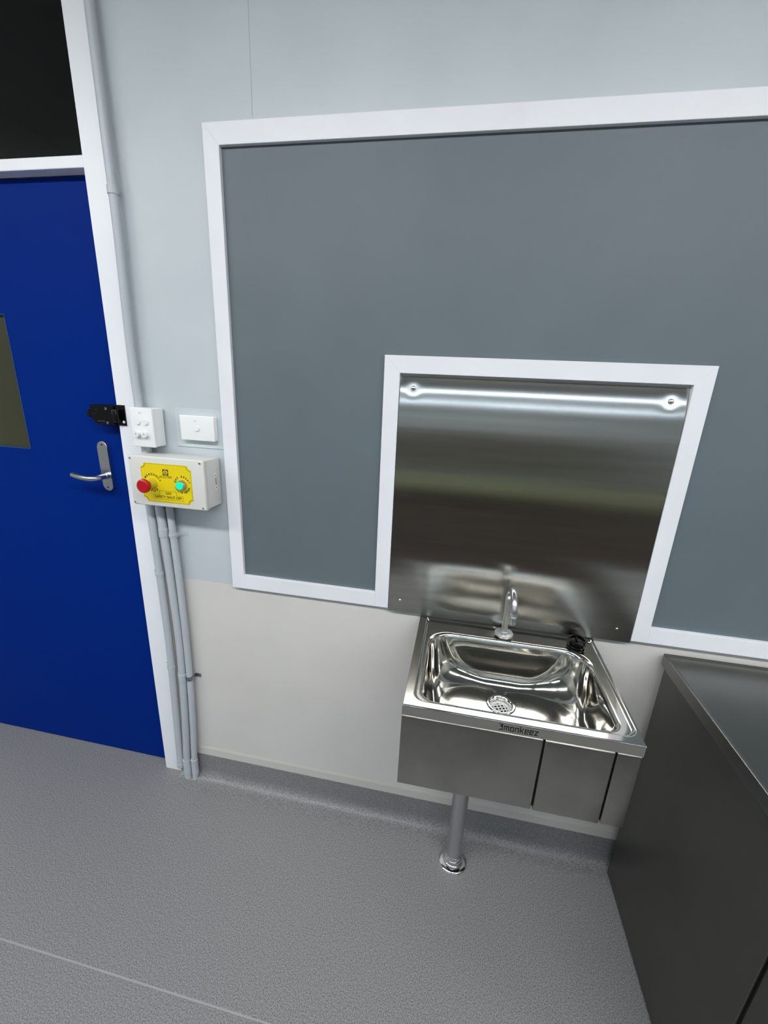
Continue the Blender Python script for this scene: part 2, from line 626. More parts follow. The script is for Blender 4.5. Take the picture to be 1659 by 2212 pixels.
def splash_y(x, z):
    y = -0.0142
    # the sheet is bent back towards the wall above its last third: slope along z, integrated
    K = ((1.397, 0.0), (1.442, 0.088), (1.483, 0.120), (1.535, 0.225))
    for (za, sa), (zb, sb_) in zip(K[:-1], K[1:]):
        if z > za:
            t = min(z, zb) - za
            y += sa * t + (sb_ - sa) / (zb - za) * t * t / 2
    y -= 0.0010 * math.sin((z - 0.85) / 0.68 * math.pi) * 1.2
    y += 0.0006 * math.sin(x * 9 + 1.0) * (z - 0.85) / 0.68 * 0.5
    for sx, sz in screws[:2]:
        d2 = ((x - sx) ** 2 + (z - sz) ** 2)
        y += 0.0006 * math.exp(-d2 / (2 * 0.012 ** 2))
    for sx, sz in screws[2:]:
        d2 = ((x - sx) ** 2 + (z - sz) ** 2)
        y += 0.0003 * math.exp(-d2 / (2 * 0.012 ** 2))
    return y


bm = bmesh.new()
uvl = bm.loops.layers.uv.new('UVMap')
NX, NZ = 170, 180
gx = [0.904 + (1.587 - 0.904) * i / NX for i in range(NX + 1)]
gz = [0.846 + (1.531 - 0.846) * j / NZ for j in range(NZ + 1)]
V = [[bm.verts.new((x, splash_y(x, z), z)) for x in gx] for z in gz]
for j in range(NZ):
    for i in range(NX):
        f = bm.faces.new((V[j][i], V[j][i + 1], V[j + 1][i + 1], V[j + 1][i]))
        for lp in f.loops:
            lp[uvl].uv = (lp.vert.co.x, lp.vert.co.z)
# returned edges give the sheet its thickness
B = {}
ring = [(i, 0) for i in range(NX)] + [(NX, j) for j in range(NZ)] + [(i, NZ) for i in range(NX, 0, -1)] + [(0, j) for j in range(NZ, 0, -1)]
bv = [bm.verts.new((gx[i], V[j][i].co.y + 0.0015, gz[j])) for i, j in ring]
for k in range(len(ring)):
    a, b_ = ring[k], ring[(k + 1) % len(ring)]
    f = bm.faces.new((V[a[1]][a[0]], bv[k], bv[(k + 1) % len(ring)], V[b_[1]][b_[0]]))
    for lp in f.loops:
        lp[uvl].uv = (lp.vert.co.x, lp.vert.co.z)
sheet = build('steel_sheet', bm, M_splash, sp, smooth=True, angle=50)
for i, (sx, sz) in enumerate(screws):
    r = 0.0065 if i < 2 else 0.0042
    y = splash_y(sx, sz)
    bm = bmesh.new()
    lathe(bm, sx, y, sz, [(r, 0), (r * 0.92, r * 0.3), (r * 0.6, r * 0.55), (r * 0.25, r * 0.62), (0.0006, r * 0.35)], 'Y', 20)
    build('screw', bm, M_chrome, sp, smooth=True, angle=60)

# ------------------------------------------------------------------ hand basin
KX0, KX1, KY, KT = 1.003, 1.4935, -0.390, 0.841
hb = thing('hand_basin', 'wall hung stainless steel hand basin with front panels and a single pedestal pole', 'sink', (1.248, -0.195, 0))


def ring3(p, z):
    return [(a, b, z) for a, b in p]


DC = (1.2455, -0.166)
DR = 0.038
bowl = dict(x0=1.038, x1=1.461, y0=-0.3575, y1=-0.077)


def br(d, z, rf, rb, dback=None, dx=None):
    dback = d if dback is None else dback
    dx = d if dx is None else dx
    return ring3(rrect(bowl['x0'] + dx, bowl['x1'] - dx, bowl['y0'] + d, bowl['y1'] - dback, rf, rb), z)


rings = [
    ring3(rrect(KX0, KX1, KY, -0.003, 0.0015, 0.0015), KT - 0.026),
    ring3(rrect(KX0, KX1, KY, -0.003, 0.0015, 0.0015), KT - 0.0025),
    ring3(rrect(KX0, KX1, KY, -0.003, 0.0015, 0.0015), KT - 0.0015),
    ring3(rrect(KX0 + 0.001, KX1 - 0.001, KY + 0.001, -0.004, 0.0015, 0.0015), KT - 0.0003),
    ring3(rrect(KX0 + 0.003, KX1 - 0.003, KY + 0.003, -0.006, 0.002, 0.002), KT),
    ring3(rrect(KX0 + 0.0045, KX1 - 0.0045, KY + 0.0045, -0.0075, 0.002, 0.002), KT),
    ring3(rrect(1.0220, 1.4885, -0.3715, -0.0135, 0.027, 0.010), KT),
    ring3(rrect(1.0235, 1.4870, -0.3700, -0.0150, 0.026, 0.010), KT),
    ring3(rrect(1.0250, 1.4855, -0.3685, -0.0165, 0.025, 0.009), KT - 0.0010),
    ring3(rrect(1.0275, 1.4830, -0.3660, -0.0190, 0.023, 0.008), KT - 0.0045),
    ring3(rrect(1.0295, 1.4805, -0.3645, -0.0210, 0.022, 0.008), KT - 0.0052),
    ring3(rrect(1.0310, 1.4790, -0.3635, -0.0225, 0.021, 0.008), KT - 0.0052),
    br(-0.0050, KT - 0.0053, 0.037, 0.063, dx=-0.0045),
    br(-0.0025, KT - 0.0054, 0.036, 0.061, dx=-0.0025),
    br(0.0, KT - 0.0065, 0.035, 0.060),
    br(0.003, KT - 0.010, 0.034, 0.059),
    br(0.005, KT - 0.018, 0.034, 0.060),
    br(0.007, KT - 0.045, 0.034, 0.072, 0.007),
    br(0.010, KT - 0.075, 0.034, 0.090, 0.010),
    br(0.013, KT - 0.098, 0.036, 0.104, 0.014, 0.016),
    br(0.017, KT - 0.114, 0.038, 0.112, 0.019, 0.024),
    br(0.023, KT - 0.125, 0.040, 0.115, 0.025, 0.035),
    br(0.032, KT - 0.1325, 0.042, 0.110, 0.032, 0.050),
    br(0.045, KT - 0.1370, 0.040, 0.100, 0.039, 0.070),
    br(0.060, KT - 0.1390, 0.034, 0.088, 0.045, 0.095),
]
# blend the floor of the bowl into the round drain opening
last = rings[-1]
def circ(p, r, z):
    a = math.atan2(p[1] - DC[1], p[0] - DC[0])
    return (DC[0] + r * math.cos(a), DC[1] + r * math.sin(a), z)
for t in (0.5, 0.85, 1.0):
    rr = []
    for p in last:
        c = circ(p, DR + 0.0005, KT - 0.1425)
        rr.append((p[0] + (c[0] - p[0]) * t, p[1] + (c[1] - p[1]) * t, (KT - 0.1395) - 0.003 * t))
    rings.append(rr)
bm = bmesh.new()
loft(bm, rings)
build('basin_bowl', bm, M_polish, hb, smooth=True, angle=40)

# drain
zd = KT - 0.1425
bm = bmesh.new()
lathe(bm, DC[0], DC[1], zd, [(DR, -0.002), (DR, 0.0015), (DR - 0.002, 0.0028), (DR - 0.006, 0.0028), (DR - 0.009, 0.0), (DR - 0.013, -0.006), (DR - 0.0135, -0.013), (DR - 0.0135, -0.022)], 'Z', 40, close=False)
dr = build('drain', bm, M_chrome, hb, smooth=True, angle=60)
bm = bmesh.new()
rG = DR - 0.0135
lathe(bm, DC[0], DC[1], zd - 0.0165, [(rG, 0), (rG, 0.004), (rG - 0.0035, 0.0025), (rG - 0.004, 0)], 'Z', 32, close=False)
for k in (-1.5, -0.5, 0.5, 1.5):
    d = k * 0.0095
    h = math.sqrt(max(0.0, (rG - 0.001) ** 2 - d * d))
    for ax in (0, 1):
        c, s_ = math.cos(0.35), math.sin(0.35)
        q = [(-h, d - 0.0014), (h, d - 0.0014), (h, d + 0.0014), (-h, d + 0.0014)]
        if ax:
            q = [(-b_, a_) for a_, b_ in q]
        prism(bm, [(DC[0] + a_ * c - b_ * s_, DC[1] + a_ * s_ + b_ * c) for a_, b_ in q], 'Z', zd - 0.0160 + ax * 0.0002, zd - 0.0140 + ax * 0.0002)
tag(build('strainer_grid', bm, mat('strainer_plastic', srgb(205, 206, 203), 0.5), dr), label='white plastic strainer grid')
bm = bmesh.new()
lathe(bm, DC[0], DC[1], zd - 0.024, [(rG, 0), (rG, 0.003), (0.001, 0.003)], 'Z', 32)
build('drain_throat', bm, M_black, dr)

# body: carcass, front panels
PZ0, PZ1 = 0.624, KT - 0.0262
bm = bmesh.new()
box(bm, KX0 + 0.002, KX1 - 0.004, KY + 0.004, -0.006, PZ0 + 0.004, PZ0 + 0.0055)
box(bm, KX0 + 0.0015, KX0 + 0.003, KY + 0.002, -0.004, PZ0, PZ1 + 0.003)
box(bm, KX1 - 0.0055, KX1 - 0.004, KY + 0.002, -0.004, PZ0, PZ1 + 0.003)
box(bm, KX0 + 0.002, KX1 - 0.005, KY + 0.010, KY + 0.011, PZ0 + 0.002, PZ1)
build('carcass', bm, mat('carcass_shadow_steel', (0.10, 0.10, 0.10, 1), 0.5, 0.6), hb)


def panel(name, x0, x1, lift=0.0):
    bm = bmesh.new()
    box(bm, x0, x1, KY - 0.0022 - lift, KY + 0.006, PZ0, PZ1, 0.0016, 3)
    return build(name, bm, M_brush, hb, smooth=True, angle=50)


panel('front_panel', KX0 + 0.0005, 1.3005)
panel('knee_push_panel', 1.3045, 1.4395, 0.001)
panel('front_panel', 1.4435, KX1 - 0.0035)

# pressed lettering on the front lip: squared stroke letters
def letters():
    W_, H_, t = 0.0078, 0.0105, 0.0020
    G = {
        '3': [[(0, 1.35), (1, 1.35), (.45, .85), (1, .85), (1, 0), (0, 0)]],
        'm': [[(0, 0), (0, 1), (1.5, 1), (1.5, 0)], [(.75, 1), (.75, 0)]],
        'o': [[(0, 0), (0, 1), (1, 1), (1, 0), (0, 0)]],
        'n': [[(0, 0), (0, 1), (1, 1), (1, 0)]],
        'k': [[(0, 0), (0, 1.4)], [(0, .5), (.4, .5), (1, 1)], [(.4, .5), (1, 0)]],
        'e': [[(1, 0), (0, 0), (0, 1), (1, 1), (1, .5), (.1, .5)]],
        'z': [[(0, 1), (1, 1), (0, 0), (1, 0)]],
    }
    bm = bmesh.new()
    x = 1.2105
    for ch in '3monkeez':
        wmax = 0
        for st in G[ch]:
            wmax = max(wmax, max(p[0] for p in st))
            for a, b_ in zip(st[:-1], st[1:]):
                A = Vector((x + a[0] * W_ * 0.74, 0.8215 + a[1] * H_ * 0.92))
                B_ = Vector((x + b_[0] * W_ * 0.74, 0.8215 + b_[1] * H_ * 0.92))
                d = (B_ - A).normalized()
                n = Vector((-d.y, d.x)) * (t / 2)
                A2, B2 = A - d * t / 2, B_ + d * t / 2
                prism(bm, [tuple(A2 - n), tuple(B2 - n), tuple(B2 + n), tuple(A2 + n)], 'Y', KY - 0.0004, KY + 0.0002)
        x += wmax * W_ * 0.74 + 0.0040
    return bm


tag(build('lettering', letters(), M_ink, hb), label='black lettering')

# tap: base discs, gooseneck, aerator collar
TX, TY = 1.2445, -0.0505
bm = bmesh.new()
z0 = KT - 0.0052
path = [(TX, TY, z0 + 0.006), (TX, TY, 0.94)]
RA, cz = 0.043, 0.953
SW = 0.05                        # the spout is swivelled a little to the right
path.append((TX, TY, cz))
for k in range(1, 17):
    a = math.pi * k / 16
    d = RA - RA * math.cos(a)
    path.append((TX + d * math.sin(SW), TY - d * math.cos(SW), cz + RA * math.sin(a)))
SX, SY = TX + 2 * RA * math.sin(SW), TY - 2 * RA * math.cos(SW)
path.append((SX, SY, 0.946))
tube(bm, path, 0.0084, 24)
tap = build('tap', bm, M_satin, hb, smooth=True, angle=60)
bm = bmesh.new()
lathe(bm, SX, SY, 0.925, [(0.0084, 0), (0.0099, 0.0008), (0.0099, 0.022), (0.0086, 0.024)], 'Z', 28)
build('aerator_collar', bm, M_satin, tap, smooth=True)
bm = bmesh.new()
lathe(bm, TX, TY, z0, [(0.0185, 0), (0.0185, 0.004), (0.0200, 0.0045), (0.0255, 0.0050), (0.0260, 0.0058), (0.0260, 0.0095), (0.0252, 0.0105), (0.0125, 0.0112), (0.0115, 0.0150), (0.0090, 0.0155)], 'Z', 40)
build('base_flange', bm, M_satin, tap, smooth=True, angle=40)

# pedestal pole with floor flange
PXc, PYc = 1.1785, -0.105
bm = bmesh.new()
tube(bm, [(PXc, PYc, 0.020), (PXc, PYc, PZ0 + 0.004)], 0.0245, 32)
pole = build('pedestal_pole', bm, M_satin, hb, smooth=True)
bm = bmesh.new()
lathe(bm, PXc, PYc, 0.0, [(0.0465, 0), (0.0465, 0.003), (0.0450, 0.005), (0.0380, 0.0085), (0.0330, 0.0095), (0.0325, 0.0145), (0.0310, 0.0165), (0.0300, 0.0170), (0.0300, 0.0250), (0.0285, 0.0285), (0.0268, 0.0300), (0.0264, 0.0380), (0.0247, 0.0395)], 'Z', 48)
tag(build('floor_flange', bm, M_chrome, pole, smooth=True, angle=40), label='polished chrome floor flange')

# sink plug lying upside down in the back right corner
pg = thing('sink_plug', 'small black rubber sink plug standing on the right back corner of the basin', 'plug', (1.4400, -0.050, z0))
bm = bmesh.new()
lathe(bm, 1.4400, -0.050, z0, [(0.021, 0), (0.0240, 0.002), (0.0240, 0.006), (0.0185, 0.008), (0.0180, 0.012), (0.0205, 0.0145), (0.0235, 0.0160), (0.0235, 0.0200), (0.0220, 0.0215), (0.0195, 0.0205), (0.0185, 0.0150), (0.001, 0.0130)], 'Z', 40)
build('plug_body', bm, M_black, pg, smooth=True, angle=35)
bm = bmesh.new()
box(bm, 1.4385, 1.4415, -0.067, -0.033, z0 + 0.012, z0 + 0.0205, 0.0008)
build('pull_rib', bm, M_black, pg)

# water droplets left in the bowl
bm = bmesh.new()
def floor_z(x, y):
    return KT - 0.1415
for k in range(150):
    if k < 100:
        x = random.gauss(1.300, 0.020)
        y = random.gauss(-0.155, 0.014)
    else:
        x = random.uniform(1.12, 1.36)
        y = random.uniform(-0.26, -0.160)
    if (x - DC[0]) ** 2 + (y - DC[1]) ** 2 < 0.041 ** 2 or y > -0.136 or y < -0.30:
        continue
    r = random.uniform(0.0008, 0.0018) if k < 100 else random.uniform(0.001, 0.0030)
    res = bmesh.ops.create_icosphere(bm, subdivisions=2, radius=r)
    bmesh.ops.scale(bm, verts=res['verts'], vec=(1, 1, 0.55))
    bmesh.ops.translate(bm, verts=res['verts'], vec=(x, y, floor_z(x, y) + 0.0006))
tag(build('water_droplets', bm, M_water, None, smooth=True, angle=180), 'scattered water droplets on the bottom of the basin round the drain', 'water', kind='stuff')

# ------------------------------------------------------------------ conduits
def saddle(x, y, r, z, side, m, parent, tab=0.022, two=False, base=-0.0005):
    bm = bmesh.new()
    hz = 0.0075
    n = 20
    prof_o, prof_i = [], []
    for k in range(n + 1):
        a = math.radians(0 + 180 * k / n)
        prof_o.append((x + (r + 0.0018) * math.cos(a), y - (r + 0.0018) * math.sin(a)))
        prof_i.append((x + (r + 0.0003) * math.cos(a), y - (r + 0.0003) * math.sin(a)))
    prism(bm, prof_o + prof_i[::-1], 'Z', z - hz, z + hz)
    prof_o, prof_i = [], []
    for k in range(n + 1):
        a = math.radians(180 * k / n)
        prof_o.append((x + (r + 0.0028) * math.cos(a), y - (r + 0.0028) * math.sin(a)))
        prof_i.append((x + (r + 0.0016) * math.cos(a), y - (r + 0.0016) * math.sin(a)))
    prism(bm, prof_o + prof_i[::-1], 'Z', z - 0.002, z + 0.002)
    sides = (-1, 1) if two else (side,)
    for s in sides:
        xe = x + s * (r + 0.0012)
        # leg down to the wall and foot
        box(bm, min(xe, xe + s * 0.0012), max(xe, xe + s * 0.0012), y, base, z - hz, z + hz)
        xa, xb = sorted((xe, xe + s * tab))
        tb = bmesh.new() if side < 0 else bm
        box(tb, xa, xb, base - 0.0016, base, z - hz, z + hz, 0.0006, 1)
    o = build('saddle_clip', bm, m, parent, smooth=True, angle=30)
    if side < 0:
        build('clip_tab', tb, M_white, o)
    bm = bmesh.new()
    lathe(bm, x + side * (r + tab * 0.62), base - 0.0016, z, [(0.0032, 0), (0.0028, 0.0012), (0.0008, 0.0016)], 'Y', 14)
    build('screw', bm, m, o, smooth=True)
    return o


def smooth_path(pts, n=40):
    """Catmull-Rom through the points"""
    out = []
    P = [Vector(p) for p in pts]
    P = [P[0] * 2 - P[1]] + P + [P[-1] * 2 - P[-2]]
    for i in range(1, len(P) - 2):
        for k in range(8):
            t = k / 8
            a, b_, c, d = P[i - 1], P[i], P[i + 1], P[i + 2]
            out.append(0.5 * ((2 * b_) + (c - a) * t + (2 * a - 5 * b_ + 4 * c - d) * t * t + (3 * b_ - a - 3 * c + d) * t ** 3))
    out.append(P[-2])
    return out


CY = -0.0205
def conduit(label, pts, r, z_base):
    t = thing('conduit', label, 'pipe', (pts[0][0], CY, z_base), 'grey painted conduits beside the door frame')
    bm = bmesh.new()
    tube(bm, smooth_path([(x, CY, z) for x, z in pts]), r, 24)
    build('pipe', bm, M_conduit, t, smooth=True)
    return t


def coupling(parent, x, r, z0_, z1_, name='coupling'):
    bm = bmesh.new()
    lathe(bm, x, CY, z0_, [(r, 0), (r + 0.002, 0.0008), (r + 0.002, z1_ - z0_ - 0.0008), (r, z1_ - z0_)], 'Z', 24)
    return build(name, bm, M_conduit, parent, smooth=True)


c0 = conduit('grey painted conduit rising from the four button switch box to the ceiling', [(0.130, 1.405), (0.127, 1.58), (0.132, 1.87), (0.131, 2.08), (0.130, 2.33), (0.130, 2.748)], 0.0115, 1.405)
coupling(c0, 0.1318, 0.0115, 1.940, 1.960)
c0b = conduit('short stub of grey conduit between the switch box and the gas shut off box', [(0.139, 1.275), (0.139, 1.30)], 0.0145, 1.275)
c1 = conduit('leftmost grey conduit under the gas box, clipped to the white frame', [(0.125, 1.129), (0.128, 1.04), (0.134, 0.80), (0.136, 0.58), (0.129, 0.30), (0.122, 0.045)], 0.0124, 0.045)
saddle(0.1325, CY, 0.0124, 0.872, -1, M_conduit, c1, tab=0.026, base=-0.0052)
saddle(0.1345, CY, 0.0124, 0.507, -1, M_conduit, c1, tab=0.026, base=-0.0052)
saddle(0.123, CY, 0.0124, 0.060, -1, M_conduit, c1, tab=0.014, base=-0.0052)
c2 = conduit('middle grey conduit of the three under the gas box, with pipe couplings', [(0.160, 1.129), (0.164, 1.04), (0.173, 0.80), (0.177, 0.58), (0.166, 0.30), (0.152, 0.08), (0.151, 0.0)], 0.0134, 0.0)
coupling(c2, 0.1647, 0.0134, 1.005, 1.033)
coupling(c2, 0.1745, 0.0134, 0.455, 0.486)
coupling(c2, 0.1515, 0.0134, 0.022, 0.090)
c3 = conduit('rightmost grey conduit of the three under the gas box, clipped to the wall', [(0.194, 1.129), (0.197, 1.04), (0.203, 0.80), (0.2035, 0.54), (0.196, 0.30), (0.183, 0.08), (0.181, 0.0)], 0.0108, 0.0)
saddle(0.198, CY, 0.0108, 1.014, 1, M_conduit, c3, tab=0.026)
saddle(0.202, CY, 0.0108, 0.472, 1, M_galv, c3, tab=0.020)
coupling(c3, 0.1835, 0.0108, 0.026, 0.098)

# ------------------------------------------------------------------ switch box (deep mounting block with four buttons)
sb = thing('switch_box', 'deep white switch box with four round buttons beside the door frame', 'switch', (0.160, 0, 1.297))
bm = bmesh.new()
box(bm, 0.1275, 0.1970, -0.046, -0.0052, 1.2975, 1.408, 0.0022, 3)
build('mounting_block', bm, M_plastic, sb, smooth=True)
bm = bmesh.new()
box(bm, 0.1265, 0.1990, -0.056, -0.0465, 1.2965, 1.4085, 0.0022, 3)
build('faceplate', bm, M_plastic, sb, smooth=True)


def knob(name, x, y, z, r, h, m, parent):
    bm = bmesh.new()
    lathe(bm, x, y, z, [(r, 0), (r, h * 0.8), (r * 0.93, h), (0.0005, h)], 'Y', 28)
    return build(name, bm, m, parent, smooth=True)


def dots(x, y, z, parent, s=1.0):
    bm = bmesh.new()
    for dx, dz in ((-5, 1.2), (-3.2, 1.2), (-1.4, 1.2), (2.2, 0.6), (3.8, 1.2), (-4.2, -1.2), (-2.2, -1.2), (1.4, -1.2)):
        prism(bm, [(x + (dx - .7) * .001 * s, z + (dz - .45) * .001 * s), (x + (dx + .7) * .001 * s, z + (dz - .45) * .001 * s), (x + (dx + .7) * .001 * s, z + (dz + .45) * .001 * s), (x + (dx - .7) * .001 * s, z + (dz + .45) * .001 * s)], 'Y', y - 0.0002, y)
    build('printed_mark', bm, mat('grey_print', srgb(120, 122, 125), 0.6), parent)


dots(0.1615, -0.056, 1.394, sb)
knob('push_button', 0.1515, -0.056, 1.3690, 0.0083, 0.004, M_plastic, sb)
knob('push_button', 0.1765, -0.056, 1.3690, 0.0083, 0.004, M_plastic, sb)
for kx in (0.1480, 0.1740):
    k_ = knob('rotary_button', kx, -0.056, 1.3345, 0.0090, 0.011, M_plastic, sb)
    bm = bmesh.new()
    for a in (math.pi / 2, math.pi / 2 + 2.09, math.pi / 2 + 4.19):
        c, s = math.cos(a), math.sin(a)
        q = [(0, -0.0006), (0.0045, -0.0010), (0.0045, 0.0010), (0, 0.0006)]
        prism(bm, [(kx + u * c - v * s, 1.3345 + u * s + v * c) for u, v in q], 'Y', -0.0672, -0.0669)
    build('fan_symbol', bm, mat('grey_symbol', srgb(150, 152, 155), 0.6), k_)

# light switch on a painted blank plate
ls = thing('light_switch', 'wide white light switch with one round button on a painted blanking plate', 'switch', (0.313, 0, 1.32))
bm = bmesh.new()
box(bm, 0.232, 0.3905, -0.0025, 0.0, 1.297, 1.411, 0.001, 1)
tag(build('blanking_plate', bm, mat('painted_blank_plate', srgb(196, 205, 209), 0.42), ls), label='blanking plate painted like the wall')
bm = bmesh.new()
box(bm, 0.262, 0.3695, -0.014, -0.0025, 1.322, 1.3905, 0.002, 2)
build('mounting_block', bm, M_plastic, ls, smooth=True)
bm = bmesh.new()
box(bm, 0.2585, 0.3685, -0.0195, -0.0135, 1.3205, 1.3925, 0.0025, 3)
build('faceplate', bm, M_plastic, ls, smooth=True)
knob('push_button', 0.3135, -0.0195, 1.3565, 0.0080, 0.004, M_plastic, ls)
dots(0.311, -0.0195, 1.377, ls)

# ------------------------------------------------------------------ gas safety shut off box
GX0, GX1, GZ0, GZ1, GY = 0.131, 0.3715, 1.129, 1.277, -0.090
gb = thing('gas_shutoff_box', 'light grey gas shut off box with yellow label and red stop button', 'control box', (0.251, 0, GZ0))
bm = bmesh.new()
box(bm, GX0 + 0.003, GX1 - 0.0025, -0.074, -0.0052, GZ0 + 0.0025, GZ1 - 0.0025, 0.003, 3)
build('enclosure', bm, M_greybox, gb, smooth=True)
bm = bmesh.new()
box(bm, GX0, GX1, GY, -0.0755, GZ0, GZ1, 0.0045, 4)
build('lid', bm, M_greybox, gb, smooth=True)
for sx in (GX0 + 0.0075, GX1 - 0.011):
    for sz in (GZ0 + 0.0085, GZ1 - 0.0085):
        cross_screw('lid_screw', sx, GY, sz, 0.0046, M_greybox, gb)


def notched(x0, x1, z0_, z1_, n):
    pts = []
    for cx, cz_, a0 in ((x0, z0_, 90), (x1, z0_, 180), (x1, z1_, 270), (x0, z1_, 0)):
        for k in range(9):
            a = math.radians(a0 - 90 * k / 8)
            pts.append((cx + n * math.cos(a), cz_ + n * math.sin(a)))
    return pts


LX0, LX1, LZ0, LZ1 = 0.1700, 0.3310, 1.1435, 1.2585
yl = GY - 0.0008
bm = bmesh.new()
prism(bm, notched(LX0, LX1, LZ0, LZ1, 0.0115), 'Y', yl, GY + 0.0002)
lab = build('label_plate', bm, M_yellow, gb)
tag(lab, label='yellow label plate')
bm = bmesh.new()
po = notched(LX0 + 0.0018, LX1 - 0.0018, LZ0 + 0.0018, LZ1 - 0.0018, 0.0125)
pi_ = notched(LX0 + 0.0024, LX1 - 0.0024, LZ0 + 0.0024, LZ1 - 0.0024, 0.0131)
vo = [bm.verts.new((p[0], yl - 0.0001, p[1])) for p in po]
vi = [bm.verts.new((p[0], yl - 0.0001, p[1])) for p in pi_]
for k in range(len(vo)):
    bm.faces.new((vo[k], vo[(k + 1) % len(vo)], vi[(k + 1) % len(vo)], vi[k]))
build('border_line', bm, M_ink, lab)
# logo: black square, ringed flame
lx, lz = 0.2495, 1.2340
yt = yl - 0.0003
bm = bmesh.new()
box(bm, lx - 0.0088, lx + 0.0088, yt, yl, lz - 0.0088, lz + 0.0088)
lg = build('logo', bm, M_ink, lab)
bm = bmesh.new()
lathe(bm, lx, yt, lz, [(0.0068, 0), (0.0068, 0.0002), (0.0005, 0.0002)], 'Y', 28)
build('logo_disc', bm, M_yellow, lg)
bm = bmesh.new()
fl = [(0, -0.0052), (0.0030, -0.0040), (0.0034, -0.0015), (0.0018, 0.0015), (0.0012, 0.0002), (0.0003, 0.0056), (-0.0022, 0.0020), (-0.0034, -0.0012), (-0.0030, -0.0040)]
prism(bm, [(lx + a, lz + b_) for a, b_ in fl], 'Y', yt - 0.0004, yt)
build('flame', bm, M_ink, lg)
bm = bmesh.new()
fl = [(0, -0.0045), (0.0014, -0.0034), (0.0008, -0.0010), (-0.0003, 0.0016), (-0.0014, -0.0012), (-0.0014, -0.0034)]
prism(bm, [(lx + a, lz + b_) for a, b_ in fl], 'Y', yt - 0.0006, yt - 0.0003)
build('flame_core', bm, M_yellow, lg)
ms = [text_verts('ACCU-TEST', 0.0078, lx, yl - 0.0002, 1.2205, squash=1.0, bold=0.00010)]
ms.append(text_verts('GAS', 0.0100, 0.2520, yl - 0.0002, 1.1720, bold=0.0001))
ms.append(text_verts('SAFETY SHUT OFF', 0.0108, 0.2510, yl - 0.0002, 1.1600, squash=1.0, bold=0.0001))


def arc_text(s, cx, cz_, r, a0, a1, size, inward=False, bold=0.00028):
    out = []
    n = len(s)
    for i, ch in enumerate(s):
        if ch == ' ':
            continue
        a = math.radians(a0 + (a1 - a0) * i / (n - 1))
        rot = a - math.pi / 2 if not inward else a + math.pi / 2
        out.append(text_verts(ch, size, cx + r * math.cos(a), yl - 0.0002, cz_ + r * math.sin(a), rot=rot, bold=bold))
    return out


EX, EZ = 0.2040, 1.1985
QX, QZ = 0.3000, 1.2020
ms += arc_text('EMERGENCY', EX, EZ, 0.0270, 158, 22, 0.0082)
ms += arc_text('STOP', EX, EZ, 0.0225, 232, 308, 0.0082, inward=True)
ms += arc_text('GAS RESET', QX, QZ, 0.0235, 160, 20, 0.0078)
ms += arc_text('VALVE OPEN', QX, QZ, 0.0235, 205, 335, 0.0078, inward=True)
build('printed_text', text_join(ms), M_ink, lab)
# stepped outline round the words
bm = bmesh.new()
ol = [(0.2030, 1.1530), (0.2990, 1.1530), (0.2990, 1.1668), (0.2785, 1.1668), (0.2785, 1.1785), (0.2240, 1.1785), (0.2240, 1.1668), (0.2030, 1.1668)]
for a, b_ in zip(ol, ol[1:] + ol[:1]):
    x0_, x1_ = sorted((a[0], b_[0]))
    z0_, z1_ = sorted((a[1], b_[1]))
    box(bm, x0_ - 0.00025, x1_ + 0.00025, yl - 0.0003, yl, z0_ - 0.00025, z1_ + 0.00025)
build('caption_outline', bm, M_ink, lab)

# emergency mushroom button
bm = bmesh.new()
lathe(bm, EX, yl, EZ, [(0.0150, 0), (0.0150, 0.004), (0.0135, 0.006), (0.0130, 0.022), (0.0120, 0.022)], 'Y', 36)
es_c = build('stop_button_collar', bm, mat('dull_yellow_collar', srgb(196, 178, 40), 0.5), gb, smooth=True)
bm = bmesh.new()
lathe(bm, EX, yl - 0.020, EZ, [(0.0125, 0), (0.0140, 0.004), (0.0185, 0.010), (0.0200, 0.0125), (0.0200, 0.0175), (0.0192, 0.0200), (0.0155, 0.0220), (0.0130, 0.0215), (0.0005, 0.0225)], 'Y', 40)
build('stop_button', bm, M_red, gb, smooth=True)
# green illuminated reset button
bm = bmesh.new()
lathe(bm, QX, yl, QZ, [(0.0150, 0), (0.0150, 0.003), (0.0138, 0.0075), (0.0130, 0.0115), (0.0120, 0.0125), (0.0112, 0.0115), (0.0112, 0.006)], 'Y', 36)
bz = build('reset_button_bezel', bm, M_satin, gb, smooth=True)
bm = bmesh.new()
lathe(bm, QX, yl - 0.006, QZ, [(0.0110, 0), (0.0110, 0.0085), (0.0100, 0.0100), (0.0005, 0.0105)], 'Y', 32)
tag(build('reset_button', bm, M_green, gb, smooth=True), label='lit green reset button')
# small white sticker on the right flank
bm = bmesh.new()
xs = GX1 - 0.0025
box(bm, xs, xs + 0.0003, -0.036, -0.027, 1.181, 1.230)
st = build('side_sticker', bm, M_plastic, gb)
bm = bmesh.new()
for z0_, z1_, y0_, y1_ in ((1.222, 1.2255, -0.033, -0.030), (1.1855, 1.189, -0.033, -0.030), (1.193, 1.2185, -0.0345, -0.0338), (1.195, 1.2165, -0.0325, -0.0315), (1.193, 1.2185, -0.0305, -0.0298), (1.196, 1.2175, -0.0290, -0.0283)):
    box(bm, xs + 0.0003, xs + 0.0005, y0_, y1_, z0_, z1_)
build('sticker_print', bm, M_ink, st)

# ------------------------------------------------------------------ stainless cabinet bench on the right
QX0 = 1.677
cb = thing('steel_bench', 'stainless steel bench cabinet with raised worktop edge right of the basin', 'bench', (2.2, -0.3, 0))
BT = 0.828
bm = bmesh.new()
